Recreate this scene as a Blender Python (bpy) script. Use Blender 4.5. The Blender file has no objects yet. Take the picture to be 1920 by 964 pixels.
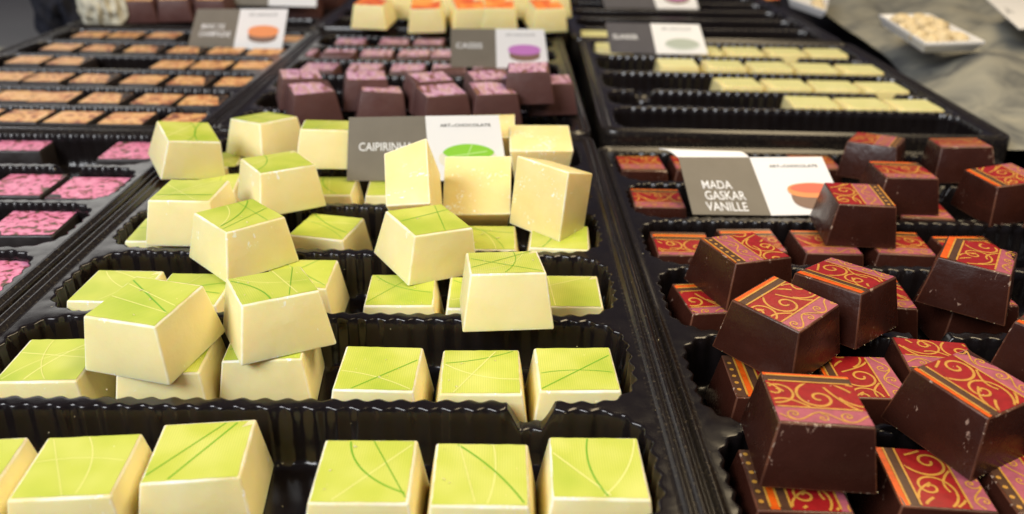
import bpy, bmesh, math, random
from mathutils import Vector, Matrix, Quaternion, noise

# ------------------------------------------------------------------ camera, world, light
SC = bpy.context.scene
C = SC.collection
CAMZ, FPX = 0.1445, 1546.5
PITCH, YAW, ROLL = math.radians(25.65), math.radians(0.674), math.radians(-0.94)
_f = Vector((math.sin(YAW)*math.cos(PITCH), math.cos(YAW)*math.cos(PITCH), -math.sin(PITCH)))
_r = Vector((math.cos(YAW), -math.sin(YAW), 0.0))
_d = _f.cross(_r)
CR = _r*math.cos(ROLL) + _d*math.sin(ROLL)
CD = -_r*math.sin(ROLL) + _d*math.cos(ROLL)
CF = _f
CAMP = Vector((0, 0, CAMZ))
cd = bpy.data.cameras.new('camera')
cd.sensor_width = 36.0
cd.lens = FPX/1920*36
cd.clip_start = 0.005
cd.clip_end = 50
cd.dof.use_dof = True
cd.dof.focus_distance = 0.240
cd.dof.aperture_fstop = 12.0
cam = bpy.data.objects.new('camera', cd)
C.objects.link(cam)
cam.matrix_world = Matrix(((CR.x, -CD.x, -CF.x, 0), (CR.y, -CD.y, -CF.y, 0), (CR.z, -CD.z, -CF.z, CAMZ), (0, 0, 0, 1)))
SC.camera = cam

w = bpy.data.worlds.new('World'); SC.world = w; w.use_nodes = True
w.node_tree.nodes['Background'].inputs[0].default_value = (0.76, 0.72, 1.0, 1)
w.node_tree.nodes['Background'].inputs[1].default_value = 0.09

def area(name, loc, target, sx, sy, power, color):
    l = bpy.data.lights.new(name, 'AREA'); l.shape = 'RECTANGLE'; l.size = sx; l.size_y = sy
    l.energy = power; l.color = color
    o = bpy.data.objects.new(name, l); C.objects.link(o)
    o.location = loc
    o.rotation_euler = (Vector(target)-Vector(loc)).to_track_quat('-Z', 'Y').to_euler()
    return o
# a warm lamp added at upper right, the bright hall behind the photographer, and an added lamp at far left
area('warm_side_fill', (0.34, 0.38, 0.70), (0.0, 0.34, 0.0), 0.9, 0.25, 7.0, (1.0, 0.80, 0.50))  # placed and tinted to turn the right-hand faces amber
area('hall_light', (-0.66, -0.40, 0.74), (0.0, 0.35, 0.0), 0.7, 0.5, 15.6, (0.97, 0.98, 1.0))
area('added_glint_lamp', (-0.90, 1.25, 0.46), (-0.20, 0.30, 0.0), 0.7, 0.35, 1.4, (1.0, 0.97, 0.90))  # unseen, added for grazing reflections on the left tray lands

SC.render.engine = 'CYCLES'
SC.view_settings.view_transform = 'Standard'
SC.view_settings.look = 'None'
SC.view_settings.exposure = 0.0
SC.view_settings.gamma = 1.0
SC.view_settings.use_curve_mapping = False

def ray(px, py):
    return (CR*((px-960)/FPX) + CD*((py-482)/FPX) + CF)
def hit(px, py, z):
    d = ray(px, py); return CAMP + d*((z-CAMZ)/d.z)
def on_plane(px, py, p0, n):
    d = ray(px, py); return CAMP + d*((p0-CAMP).dot(n)/d.dot(n))

# ------------------------------------------------------------------ materials
def mat(name):
    m = bpy.data.materials.new(name); m.use_nodes = True
    nt = m.node_tree
    return m, nt, nt.nodes['Principled BSDF']
def node(nt, kind, **kw):
    n = nt.nodes.new(kind)
    for k, v in kw.items():
        if k in n.inputs.keys(): n.inputs[k].default_value = v
        else: setattr(n, k, v)
    return n
def coords(nt, scale=1.0, rnd=True):
    """object coordinates moved by each object's random number"""
    tc = node(nt, 'ShaderNodeTexCoord')
    if not rnd: return tc.outputs['Object']
    oi = node(nt, 'ShaderNodeObjectInfo')
    mu = node(nt, 'ShaderNodeMath', operation='MULTIPLY'); mu.inputs[1].default_value = 7.31
    nt.links.new(oi.outputs['Random'], mu.inputs[0])
    ad = node(nt, 'ShaderNodeVectorMath', operation='ADD')
    nt.links.new(tc.outputs['Object'], ad.inputs[0]); nt.links.new(mu.outputs[0], ad.inputs[1])
    return ad.outputs[0]
def ramp(nt, fac, stops):
    r = node(nt, 'ShaderNodeValToRGB')
    els = r.color_ramp.elements
    while len(els) < len(stops): els.new(0.5)
    for e, (p, c) in zip(els, stops):
        e.position = p; e.color = (*c, 1)
    nt.links.new(fac, r.inputs[0])
    return r.outputs[0]
def noise_fac(nt, vec, scale, detail=3.0, rough=0.55, dist=0.0):
    n = node(nt, 'ShaderNodeTexNoise'); n.inputs['Scale'].default_value = scale
    n.inputs['Detail'].default_value = detail; n.inputs['Roughness'].default_value = rough; n.inputs['Distortion'].default_value = dist
    nt.links.new(vec, n.inputs['Vector']); return n.outputs['Fac']
def bump(nt, bs, fac, strength, dist):
    b = node(nt, 'ShaderNodeBump'); b.inputs['Strength'].default_value = strength; b.inputs['Distance'].default_value = dist
    nt.links.new(fac, b.inputs['Height']); nt.links.new(b.outputs[0], bs.inputs['Normal'])
def flat(name, col, rough=0.5, spec=0.5):
    m, nt, b = mat(name)
    b.inputs['Base Color'].default_value = (*col, 1); b.inputs['Roughness'].default_value = rough
    b.inputs['Specular IOR Level'].default_value = spec
    return m

def chocolate(name, c1, c2, rough, sss=0.0, radius=(1, .6, .25), sscale=0.004, fleck=None, fl_lo=.70, spec=.5):
    m, nt, b = mat(name)
    v = coords(nt)
    col = ramp(nt, noise_fac(nt, v, 90, 4), [(.3, c1), (.7, c2)])
    if fleck:   # pale scuffs and crumbs stuck to the surface
        st = node(nt, 'ShaderNodeMapping'); st.inputs['Scale'].default_value = (1.0, 1.0, .55); st.inputs['Rotation'].default_value = (.4, .3, .5)
        nt.links.new(v, st.inputs['Vector'])
        f = noise_fac(nt, st.outputs[0], 900, 2.5, .6, .6)
        f2 = noise_fac(nt, v, 120, 2)
        mm = node(nt, 'ShaderNodeMath', operation='MULTIPLY'); nt.links.new(f, mm.inputs[0]); nt.links.new(f2, mm.inputs[1])
        k = ramp(nt, mm.outputs[0], [(fl_lo*.62, (0, 0, 0)), (fl_lo*.62+.035, (1, 1, 1))])
        mx = node(nt, 'ShaderNodeMix', data_type='RGBA')
        nt.links.new(k, mx.inputs[0]); nt.links.new(col, mx.inputs[6]); mx.inputs[7].default_value = (*fleck, 1)
        col = mx.outputs[2]
    nt.links.new(col, b.inputs['Base Color'])
    r = ramp(nt, noise_fac(nt, v, 160, 4), [(.3, (rough*.8,)*3), (.75, (rough*1.3,)*3)])
    nt.links.new(r, b.inputs['Roughness'])
    b.inputs['Specular IOR Level'].default_value = spec
    if sss:
        b.inputs['Subsurface Weight'].default_value = sss
        b.inputs['Subsurface Radius'].default_value = radius
        b.inputs['Subsurface Scale'].default_value = sscale
    n1, n2 = noise_fac(nt, v, 420, 5, .6), noise_fac(nt, v, 75, 2, .5)
    ad = node(nt, 'ShaderNodeMath', operation='MULTIPLY_ADD'); ad.inputs[1].default_value = 3.0
    nt.links.new(n2, ad.inputs[0]); nt.links.new(n1, ad.inputs[2])
    bump(nt, b, ad.outputs[0], .35, .0004)
    return m
M = {}
M['white'] = chocolate('white_chocolate', (.85, .745, .36), (.89, .79, .43), .40, .6, (1, .55, .14), .0050, (.95, .92, .80), .655)
M['plain'] = chocolate('white_chocolate_base', (.84, .70, .30), (.88, .75, .36), .45, .5, (1, .62, .2), .004, (.96, .94, .84), .585)
M['dark'] = chocolate('dark_chocolate', (.033, .0092, .0055), (.045, .0128, .0078), .27, fleck=(.30, .19, .14), fl_lo=.655, spec=.36)
M['milk'] = chocolate('milk_chocolate', (.085, .036, .032), (.105, .046, .040), .42)
M['deep'] = chocolate('black_chocolate', (.012, .009, .009), (.018, .013, .012), .45)
M['cream'] = chocolate('cream_chocolate', (.72, .62, .27), (.80, .70, .34), .45, .3, (1, .6, .2), .003)

M['white_edge'] = chocolate('white_chocolate_edge', (.80, .68, .32), (.97, .93, .76), .5, .4, (1, .62, .2), .003, (.98, .96, .88), .56)
M['dark_edge'] = chocolate('dark_chocolate_edge', (.035, .0105, .006), (.16, .055, .026), .38, fleck=(.40, .28, .2), fl_lo=.56)
def green_top():
    m, nt, b = mat('green_print')
    v = coords(nt)
    col = ramp(nt, noise_fac(nt, v, 55, 2), [(.30, (.43, .535, .056)), (.5, (.56, .615, .095)), (.7, (.66, .685, .17))])
    tc = node(nt, 'ShaderNodeTexCoord')
    wv = node(nt, 'ShaderNodeTexWave', wave_type='BANDS', bands_direction='X'); wv.inputs['Scale'].default_value = 520
    wv.inputs['Distortion'].default_value = .2
    nt.links.new(tc.outputs['Object'], wv.inputs['Vector'])
    mx = node(nt, 'ShaderNodeMix', data_type='RGBA', blend_type='MULTIPLY')
    k = ramp(nt, wv.outputs['Fac'], [(.2, (.86, .90, .72)), (.8, (1, 1, 1))])
    mx.inputs[0].default_value = .8
    nt.links.new(col, mx.inputs[6]); nt.links.new(k, mx.inputs[7])
    f = noise_fac(nt, v, 1000, 2, .6, .5)
    k2 = ramp(nt, f, [(.77, (0, 0, 0)), (.80, (1, 1, 1))])
    m3 = node(nt, 'ShaderNodeMix', data_type='RGBA'); nt.links.new(k2, m3.inputs[0]); nt.links.new(mx.outputs[2], m3.inputs[6]); m3.inputs[7].default_value = (.85, .86, .6, 1)
    nt.links.new(m3.outputs[2], b.inputs['Base Color'])
    b.inputs['Roughness'].default_value = .40
    b.inputs['Subsurface Weight'].default_value = .15; b.inputs['Subsurface Radius'].default_value = (1, .8, .2); b.inputs['Subsurface Scale'].default_value = .002
    bump(nt, b, wv.outputs['Fac'], .12, .0002)
    return m
M['green'] = green_top()
M['green_line'] = flat('green_line_print', (.16, .42, .02), .4)
M['pale_line'] = flat('pale_line_print', (.74, .74, .26), .4)
def print_ink(name, col, rough=.28):
    m, nt, b = mat(name)
    v = coords(nt)
    c2 = tuple(x*.78 for x in col)
    nt.links.new(ramp(nt, noise_fac(nt, v, 500, 4), [(.3, c2), (.6, col)]), b.inputs['Base Color'])
    b.inputs['Roughness'].default_value = rough
    bump(nt, b, noise_fac(nt, v, 900, 3), .12, .0002)
    return m
M['ink_red'] = print_ink('red_print', (.33, .012, .014))
M['ink_pink'] = print_ink('rose_print', (.42, .105, .145))
M['ink_orange'] = print_ink('orange_print', (.78, .115, .008))
M['ink_brown'] = print_ink('brown_print', (.095, .043, .024))
M['ink_gold'] = print_ink('gold_print', (.58, .29, .045), .35)

def mottled(name, cols, scale, dist=1.0, stretch=(1, 1, 1), rough=.45):
    m, nt, b = mat(name)
    v = coords(nt)
    mp = node(nt, 'ShaderNodeMapping'); mp.inputs['Scale'].default_value = stretch
    nt.links.new(v, mp.inputs['Vector'])
    nt.links.new(ramp(nt, noise_fac(nt, mp.outputs[0], scale, 3, .6, dist), cols), b.inputs['Base Color'])
    b.inputs['Roughness'].default_value = rough
    return m
M['purple_top'] = mottled('purple_streaked_print', [(.40, (.22, .11, .07)), (.46, (.50, .24, .42)), (.52, (.66, .44, .60)), (.58, (.44, .28, .18)), (.64, (.54, .28, .46))], 260, .6, (1, .22, 1))
M['orange_top'] = mottled('orange_marbled_print', [(.36, (.20, .05, .018)), (.44, (.62, .23, .06)), (.50, (.80, .50, .24)), (.57, (.72, .38, .10)), (.66, (.30, .09, .03))], 120, 1.0)
M['pink_top'] = mottled('pink_speckled_print', [(.38, (.09, .06, .035)), (.43, (.28, .07, .07)), (.48, (.66, .18, .33)), (.7, (.78, .32, .47))], 300, .3)
M['cream_top'] = mottled('cream_top_print', [(.3, (.60, .60, .26)), (.7, (.68, .66, .33))], 90, .5)
M['fruit_top'] = mottled('orange_red_print', [(.34, (.60, .05, .04)), (.5, (.86, .24, .05)), (.66, (.84, .38, .09))], 60, .6)

def plastic():
    m, nt, b = mat('black_tray_plastic')
    tc = node(nt, 'ShaderNodeTexCoord'); v = tc.outputs['Object']
    col = ramp(nt, noise_fac(nt, v, 60, 4), [(.3, (.0060, .0045, .0048)), (.75, (.010, .0075, .0072))])
    f = noise_fac(nt, v, 1500, 2, .6)
    k = ramp(nt, f, [(.77, (0, 0, 0)), (.81, (1, 1, 1))])
    mx = node(nt, 'ShaderNodeMix', data_type='RGBA'); nt.links.new(k, mx.inputs[0]); nt.links.new(col, mx.inputs[6]); mx.inputs[7].default_value = (.10, .075, .05, 1)
    nt.links.new(mx.outputs[2], b.inputs['Base Color'])
    nt.links.new(ramp(nt, noise_fac(nt, v, 220, 5), [(.3, (.15,)*3), (.7, (.25,)*3)]), b.inputs['Roughness'])
    b.inputs['Specular IOR Level'].default_value = .5
    bump(nt, b, noise_fac(nt, v, 300, 4), .07, .0004)
    return m
M['plastic'] = plastic()
M['rim'] = mottled('dusty_tray_rim', [(.45, (.009, .007, .0065)), (.60, (.018, .0145, .011)), (.72, (.06, .048, .032))], 900, .3, rough=.24)
M['counter'] = mottled('dark_counter', [(.3, (.010, .009, .012)), (.7, (.020, .018, .022))], 30)
M['card_grey'] = mottled('taupe_card', [(.3, (.165, .143, .108)), (.7, (.185, .162, .124))], 90, .3, rough=.55)
M['card_dark'] = mottled('charcoal_card', [(.3, (.062, .058, .068)), (.7, (.072, .068, .078))], 90, .3, rough=.5)
M['card_white'] = flat('white_card', (.82, .82, .82), .5)
M['ink_white'] = flat('white_lettering', (.85, .85, .85), .5)
M['ink_black'] = flat('black_lettering', (.03, .03, .03), .5)
M['ink_grey'] = flat('grey_lettering', (.35, .35, .35), .5)

# ------------------------------------------------------------------ helpers
def link(o, parent=None):
    C.objects.link(o)
    if parent: o.parent = parent
    return o
def obj(name, me, material, parent=None, smooth=False):
    if isinstance(me, bmesh.types.BMesh):
        bm = me; me = bpy.data.meshes.new(name); bm.to_mesh(me); bm.free()
    if material is not None and not len(me.materials):
        for mm in (material if isinstance(material, (list, tuple)) else [material]): me.materials.append(mm)
    if smooth:
        for p in me.polygons: p.use_smooth = True
    return link(bpy.data.objects.new(name, me), parent)
def tag(o, label, cat, group=None):
    o['label'] = label; o['category'] = cat
    if group: o['group'] = group
    return o
def empty(name, loc=(0, 0, 0), q=None):
    o = bpy.data.objects.new(name, None); o.empty_display_size = .005
    o.location = loc
    if q is not None:
        o.rotation_mode = 'QUATERNION'; o.rotation_quaternion = q
    return link(o)
def structure(o):
    o['kind'] = 'structure'; return o
def pydata(name, vs, fs):
    me = bpy.data.meshes.new(name); me.from_pydata(vs, [], fs); me.update(); return me

# ------------------------------------------------------------------ pralines
TOP, BASE, HGT = .0216, .0267, .0165
def body_mesh(name, t, b, h, seed=0, bev=.00075, ty=None, by=None):
    rng = random.Random(seed)
    ty = ty or t; by = by or b
    bm = bmesh.new()
    j = lambda a: rng.uniform(-a, a)
    vs = [bm.verts.new((sx*b/2+j(.0002), sy*by/2+j(.0002), 0)) for sx, sy in ((-1, -1), (1, -1), (1, 1), (-1, 1))]
    vt = [bm.verts.new((sx*t/2+j(.00025), sy*ty/2+j(.00025), h+j(.0001))) for sx, sy in ((-1, -1), (1, -1), (1, 1), (-1, 1))]
    bm.faces.new(vs[::-1]); bm.faces.new(vt)
    for i in range(4): bm.faces.new((vs[i], vs[(i+1) % 4], vt[(i+1) % 4], vt[i]))
    bmesh.ops.bevel(bm, geom=list(bm.edges), offset=bev, segments=3, profile=.5, affect='EDGES')
    big = sorted((f.calc_area() for f in bm.faces), reverse=True)[5]
    for f in bm.faces:
        f.smooth = True
        f.material_index = 0 if f.calc_area() >= big*.999 else 1     # worn edges
    me = bpy.data.meshes.new(name); bm.to_mesh(me); bm.free()
    return me
def sheet(vs, fs, mi, x0, x1, y0, y1, z, m, nx=1):
    b = len(vs); vs += [(x0, y0, z), (x1, y0, z), (x1, y1, z), (x0, y1, z)]; fs.append((b, b+1, b+2, b+3)); mi.append(m)
def ribbon(vs, fs, mi, pts, wd, z, m, lim):
    """a thin printed line along pts, cut where it leaves the top"""
    n = len(pts)
    lr = []
    for i in range(n):
        a = pts[max(i-1, 0)]; c = pts[min(i+1, n-1)]
        dx, dy = c[0]-a[0], c[1]-a[1]; L = math.hypot(dx, dy) or 1
        lr.append((pts[i][0]-dy/L*wd/2, pts[i][1]+dx/L*wd/2, pts[i][0]+dy/L*wd/2, pts[i][1]-dx/L*wd/2))
    ok = lambda x, y: abs(x) <= lim and abs(y) <= lim
    for i in range(n-1):
        p, q = lr[i], lr[i+1]
        if ok(p[0], p[1]) and ok(p[2], p[3]) and ok(q[0], q[1]) and ok(q[2], q[3]):
            b = len(vs); vs += [(p[2], p[3], z), (q[2], q[3], z), (q[0], q[1], z), (p[0], p[1], z)]
            fs.append((b, b+1, b+2, b+3)); mi.append(m)
def print_mesh(name, vs, fs, mi, mats):
    me = pydata(name, vs, fs)
    for mm in mats: me.materials.append(mm)
    me.polygons.foreach_set('material_index', mi)
    return me
def green_print(seed):
    rng = random.Random(seed)
    L = TOP/2-.0004; z = HGT+.00008
    vs, fs, mi = [], [], []
    # a sheet with a slightly ragged edge
    ring = []
    K = 10
    for i in range(4*K):
        s, u = divmod(i, K); u = -1+2*u/K
        x, y = ((u, -1), (1, u), (-u, 1), (-1, -u))[s]
        k = L-rng.uniform(0, .00022)
        ring.append((x*k, y*k, z))
    vs += ring; fs.append(tuple(range(4*K))); mi.append(0)
    for i in range(rng.choice((2, 3, 3, 4))):
        a = rng.uniform(0, math.tau)
        c = (rng.uniform(-.5, .5)*L, rng.uniform(-.5, .5)*L)
        cur = rng.choice((0, 0, 1, -1))*rng.uniform(.15, .55)
        pts = []
        for k in range(61):
            s = (k/60-.5)*3.2*L
            off = cur*(s*s)/(L*2)
            pts.append((c[0]+math.cos(a)*s-math.sin(a)*off, c[1]+math.sin(a)*s+math.cos(a)*off))
        ribbon(vs, fs, mi, pts, rng.uniform(.00018, .00042), z+.00005+.00002*i, rng.choice((1, 1, 2)), L-.0002)
    return print_mesh('printed_top', vs, fs, mi, [M['green'], M['green_line'], M['pale_line']])
# the transfer sheet on the dark pralines: bands along s, scrolls along r (both in units of the top's width)
BANDS = [(0, .10, 2), (.10, .22, 3), (.22, .74, 0), (.74, 1.06, 1), (1.06, 1.22, 3)]
PER = 1.22
def spiral(cx, cy, r0, turns, a0, sgn, n=46):
    out = []
    for k in range(n+1):
        u = k/n; r = r0*(1-u)**.85+.06*r0
        a = a0+sgn*turns*math.tau*u
        out.append((cx+math.cos(a)*r, cy+math.sin(a)*r))
    return out
def logspiral(cx, cy, r0, k, turns, a0, sgn, n=60):
    return [(cx+math.cos(a0+sgn*turns*math.tau*i/n)*r0*math.exp(-k*i/n), cy+math.sin(a0+sgn*turns*math.tau*i/n)*r0*math.exp(-k*i/n)) for i in range(n+1)]
def scroll_lines():
    L = []
    inb = lambda pts, a, b: [p if a < p[1] < b else (9, 9) for p in pts]
    W = .98
    for k in range(-2, 4):          # red band .22 to .74, centre .48
        u = k*W
        big = logspiral(u+.36, .53, .40, 2.3, 1.75, math.radians(200), 1, 80)
        sml = logspiral(u+.80, .42, .33, 2.5, 1.7, math.radians(15), 1, 70)
        tail = [(u-.04+.30*t, .73-.42*t**1.7) for t in [i/24 for i in range(25)]]
        tail2 = [(u+.50+.36*t, .72-.14*math.sin(t*2.2)) for t in [i/24 for i in range(25)]]
        tail3 = [(u+.98-.26*t, .24+.20*t*t) for t in [i/24 for i in range(25)]]
        for p, w_ in ((big, .032), (sml, .029), (tail, .029), (tail2, .028), (tail3, .026)): L.append((inb(p, .235, .725), w_))
    for k in range(-4, 6):          # pink band .74 to 1.06, centre .90
        u = k*.56
        L.append(([(u+.56*i/30, .90+.080*math.sin(math.tau*i/30)) for i in range(31)], .021))
        L.append((inb(logspiral(u+.14, .875, .105, 2.2, 1.5, math.radians(90), -1, 36), .75, 1.05), .020))
        L.append((inb(logspiral(u+.42, .925, .085, 2.2, 1.4, math.radians(270), -1, 36), .75, 1.05), .018))
    for s in (0, .10, .22, .74, 1.06):
        L.append(([(-1.5+i*.05, s) for i in range(90)], .026))
    return L
SCROLLS = scroll_lines()
def scroll_print(orient, s0, r0):
    L = TOP/2-.00038; z = HGT+.00008
    vs, fs, mi = [], [], []
    rot = {'y': lambda r, s: (r, s), 'x': lambda r, s: (s, -r), '-y': lambda r, s: (-r, -s), '-x': lambda r, s: (-s, r)}[orient]
    def place(r, s): return rot(r*TOP, s*TOP)
    k = L/TOP
    for n in (-1, 0, 1, 2):
        for a, b, m in BANDS:
            lo, hi = max(a+n*PER-s0-.5, -k), min(b+n*PER-s0-.5, k)
            if hi-lo < 1e-4: continue
            p, q = place(-k, lo), place(k, hi)
            sheet(vs, fs, mi, min(p[0], q[0]), max(p[0], q[0]), min(p[1], q[1]), max(p[1], q[1]), z, m)
        zz = 0
        for pts, wd in SCROLLS:
            zz += 1
            P = [place(r-r0-.3, s+n*PER-s0-.5) for r, s in pts]
            if min(abs(p[0]) for p in P) > L or min(abs(p[1]) for p in P) > L: continue
            ribbon(vs, fs, mi, P, wd*TOP, z+.00004+.0000012*zz, 4, L)
        for i in range(-8, 10):     # gold dots on the brown band
            c = place(i*.155-r0, 1.14+n*PER-s0-.5)
            if max(abs(c[0]), abs(c[1])) < L-.0009:
                b = len(vs)
                vs += [(c[0]+.00062*math.cos(a*math.tau/12), c[1]+.00062*math.sin(a*math.tau/12), z+.00004) for a in range(12)]
                fs.append(tuple(range(b, b+12))); mi.append(4)
    return print_mesh('printed_top', vs, fs, mi, [M['ink_red'], M['ink_pink'], M['ink_orange'], M['ink_brown'], M['ink_gold']])
def plain_print(t, h, mtl, ty=None):
    L = t/2-.0006; Ly = (ty or t)/2-.0006
    me = pydata('printed_top', [(-L, -Ly, h+.00006), (L, -Ly, h+.00006), (L, Ly, h+.00006), (-L, Ly, h+.00006)], [(0, 1, 2, 3)])
    me.materials.append(mtl)
    return me
BODY = {}
for kind in ('white', 'plain', 'dark', 'milk'):
    BODY[kind] = []
    for i in range(5):
        me = body_mesh('body', TOP, BASE, HGT, i*7+len(kind), .00055 if kind in ('white', 'plain') else .00045)
        me.materials.append(M[kind]); me.materials.append(M['white_edge' if kind in ('white', 'plain') else 'dark_edge' if kind == 'dark' else kind]); BODY[kind].append(me)
def praline(name, pos, q, kind, top, label, group, seed=0):
    """pos: centre of the praline, q: its turn; the Empty sits at the middle of its base"""
    q = Quaternion(q)
    e = empty(name, Vector(pos)+q @ Vector((0, 0, -HGT/2)), q)
    link(bpy.data.objects.new('body', BODY[kind][seed % 5]), e)
    if top: link(bpy.data.objects.new('printed_top', top), e)
    return tag(e, label, 'praline', group)

# ------------------------------------------------------------------ the setting: counter
def grid_mesh(name, x0, x1, y0, y1, nx, ny, zf):
    vs = [(x0+(x1-x0)*i/nx, y0+(y1-y0)*j/ny, 0) for j in range(ny+1) for i in range(nx+1)]
    vs = [(x, y, zf(x, y)) for x, y, _ in vs]
    fs = [(j*(nx+1)+i, j*(nx+1)+i+1, (j+1)*(nx+1)+i+1, (j+1)*(nx+1)+i) for j in range(ny) for i in range(nx)]
    return pydata(name, vs, fs)
structure(obj('counter_surface', grid_mesh('counter_surface', -2.5, 2.5, -.6, 4.0, 4, 4, lambda x, y: -.0125), M['counter']))

# ------------------------------------------------------------------ trays
def rounded(x0, x1, y0, y1, r, step):
    """closed contour, anticlockwise: (x, y, nx, ny, s) with outward normals"""
    pts = []; s = 0.0
    segs = [((x0+r, y0), (x1-r, y0), (0, -1)), ((x1, y0+r), (x1, y1-r), (1, 0)), ((x1-r, y1), (x0+r, y1), (0, 1)), ((x0, y1-r), (x0, y0+r), (-1, 0))]
    cents = [(x1-r, y0+r, -90), (x1-r, y1-r, 0), (x0+r, y1-r, 90), (x0+r, y0+r, 180)]
    for (a, b, nrm), (cx, cy, a0) in zip(segs, cents):
        L = math.hypot(b[0]-a[0], b[1]-a[1]); n = max(2, int(L/step))
        for i in range(n):
            u = i/n; pts.append((a[0]+(b[0]-a[0])*u, a[1]+(b[1]-a[1])*u, nrm[0], nrm[1], s+L*u))
        s += L
        L = r*math.pi/2; n = max(4, int(L/step))
        for i in range(n):
            t = math.radians(a0+90*i/n)
            pts.append((cx+r*math.cos(t), cy+r*math.sin(t), math.cos(t), math.sin(t), s+L*i/n))
        s += L
    return pts
def compartment_mesh(x0, x1, y0, y1, zt, zf, step, nb, nf, rad=.0125, land=.0020, amp=.00055, pitch=.0058):
    """one pocket of a tray with fluted walls and the land around it; nb, nf: x of finger notches in its back and front lands"""
    con = rounded(x0+.0028, x1-.0028, y0+land, y1-land, rad, step)
    def dip(x, y):
        d = 0
        for lst, yy in ((nb, y1), (nf, y0)):
            for xn in lst:
                u = abs(x-xn)/.0062
                if u < 1 and abs(y-yy) < .008: d = max(d, .0062*min(1, 1.9*(1-u)**1.0))
        return d
    H = zt-zf
    prof = [(.0010, 0.0, .8), (.0004, .00006, 1), (0.0, .00045, 1), (-.0003, .25*H, .5), (-.0009, .62*H, .4), (-.0015, .90*H, .4), (-.0030, .985*H, .2), (-.0052, H, 0)]
    vs, fs = [], []
    n = len(con)
    for (x, y, nx, ny, s) in con:    # outer rim of the cell
        if abs(nx) < 1e-6: p = (x, y0 if ny < 0 else y1)
        elif abs(ny) < 1e-6: p = (x0 if nx < 0 else x1, y)
        else:
            kx = ((x1 if nx > 0 else x0)-x)/nx; ky = ((y1 if ny > 0 else y0)-y)/ny
            k = min(kx, ky); p = (x+nx*k, y+ny*k)
        vs.append((p[0], p[1], zt-dip(p[0], p[1])))
    for off, dz, fl in prof:
        for (x, y, nx, ny, s) in con:
            o = off+amp*fl*math.sin(math.tau*s/pitch)
            px, py = x+nx*o, y+ny*o
            dp = dip(x, y)*(1-dz/H)
            vs.append((px, py, zt-dz-dp))
    for r in range(len(prof)):
        for i in range(n):
            j = (i+1) % n
            fs.append((r*n+i, r*n+j, (r+1)*n+j, (r+1)*n+i))
    fs.append(tuple(len(prof)*n+i for i in range(n)))
    # corners of the cell outside the rounded contour's projection
    b = len(vs)
    me = pydata('compartment', vs, fs)
    for p in me.polygons: p.use_smooth = len(p.vertices) == 4
    return me
def rim_mesh(x0, x1, y0, y1, zt, zb):
    prof = [(-.0012, -.0003), (0, 0.0), (.0008, 0.0), (.0013, .0011), (.0024, .0011), (.0029, 0.0), (.0040, -.0001), (.0044, .0008), (.0052, .0009), (.0058, .0002), (.0062, -.003), (.0066, zb-zt)]
    vs, fs = [], []; rings = []
    for d, dz in prof:
        r = max(.0012, .003+d)
        ring = []
        for cx, cy, a0 in ((x1-.003, y0+.003, -90), (x1-.003, y1-.003, 0), (x0+.003, y1-.003, 90), (x0+.003, y0+.003, 180)):
            for i in range(7):
                t = math.radians(a0+15*i); ring.append((cx+r*math.cos(t), cy+r*math.sin(t), zt+dz))
        rings.append(ring)
    n = len(rings[0])
    for ring in rings: vs += ring
    for k in range(len(rings)-1):
        for i in range(n):
            j = (i+1) % n; fs.append((k*n+i, k*n+j, (k+1)*n+j, (k+1)*n+i))
    me = pydata('rim', vs, fs)
    for p in me.polygons: p.use_smooth = True
    return me
def tray(label, x0, x1, edges, z0, step=.0006, yaw=0.0, notch={}, depth=.0168, land=.0020):
    cx, cy = (x0+x1)/2, edges[0]
    e = empty('chocolate_tray', (cx, cy, z0)); e.rotation_euler = (0, 0, math.radians(yaw))
    tag(e, label, 'tray')
    zt = .0195; zf = zt-depth
    for i in range(len(edges)-1):
        me = compartment_mesh(x0-cx, x1-cx, edges[i]-cy, edges[i+1]-cy, zt, zf, step, [x-cx for x in notch.get(i+1, [])], [x-cx for x in notch.get(i, [])], land=land)
        obj('compartment', me, M['plastic'], e)
    obj('rim', rim_mesh(x0-cx, x1-cx, 0, edges[-1]-cy, zt+.0001, -.0005), M['rim'], e)
    return e
tray('black plastic tray in the foreground filled with lime green topped white chocolates', -.1440, .0385, [.1290, .1732, .2181, .2634, .3066, .3516, .3960], 0, .0005, notch={1: [.0075, -.137], 2: [-.072], 4: [.0205]})
tray('black plastic tray holding the dark chocolates with red and gold scroll print', .0520, .2420, [.1290, .1750, .2227, .2704, .3141, .3575, .4020], -.0075, .0005, notch={2: [.135], 5: [.20]})
tray('black plastic tray of purple streaked chocolates behind the lime green ones', -.1440, .0385, [.4090, .4460, .4870, .5270, .5720, .6170, .6600], 0, .0010)
tray('half empty black tray with rows of pale cream chocolates, fluted front wall bare', .0560, .2560, [.4130, .4590, .4970, .5460, .5970, .6480], 0, .0008, -1.6, notch={2: [.082, .23], 4: [.20]})
tray('black plastic tray of dark chocolates with pink speckled squares', -.3450, -.1570, [.1690, .2135, .2626, .3066, .3492, .3960], 0, .0008, notch={4: [-.1935], 2: [-.20]})
tray('black plastic tray of orange marbled chocolates behind the pink speckled ones', -.3500, -.1570, [.4090, .4460, .4880, .5330, .5770, .6240, .6720], 0, .0010, -.8, notch={1: [-.172]})
tray('far black tray heaped with white chocolates topped in orange and red', -.1440, .0440, [.6730, .7190, .7650, .8110, .8570], .004, .0015)
tray('dark tray at the back behind the cream chocolates, nearly empty', .0580, .2600, [.6620, .7100, .7580, .8060, .8540, .9020], 0, .0015)
tray('dark tray at the back holding brown chocolates with golden tops', -.3500, -.1570, [.6850, .7330, .7810, .8290, .8770], 0, .0015)

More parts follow.
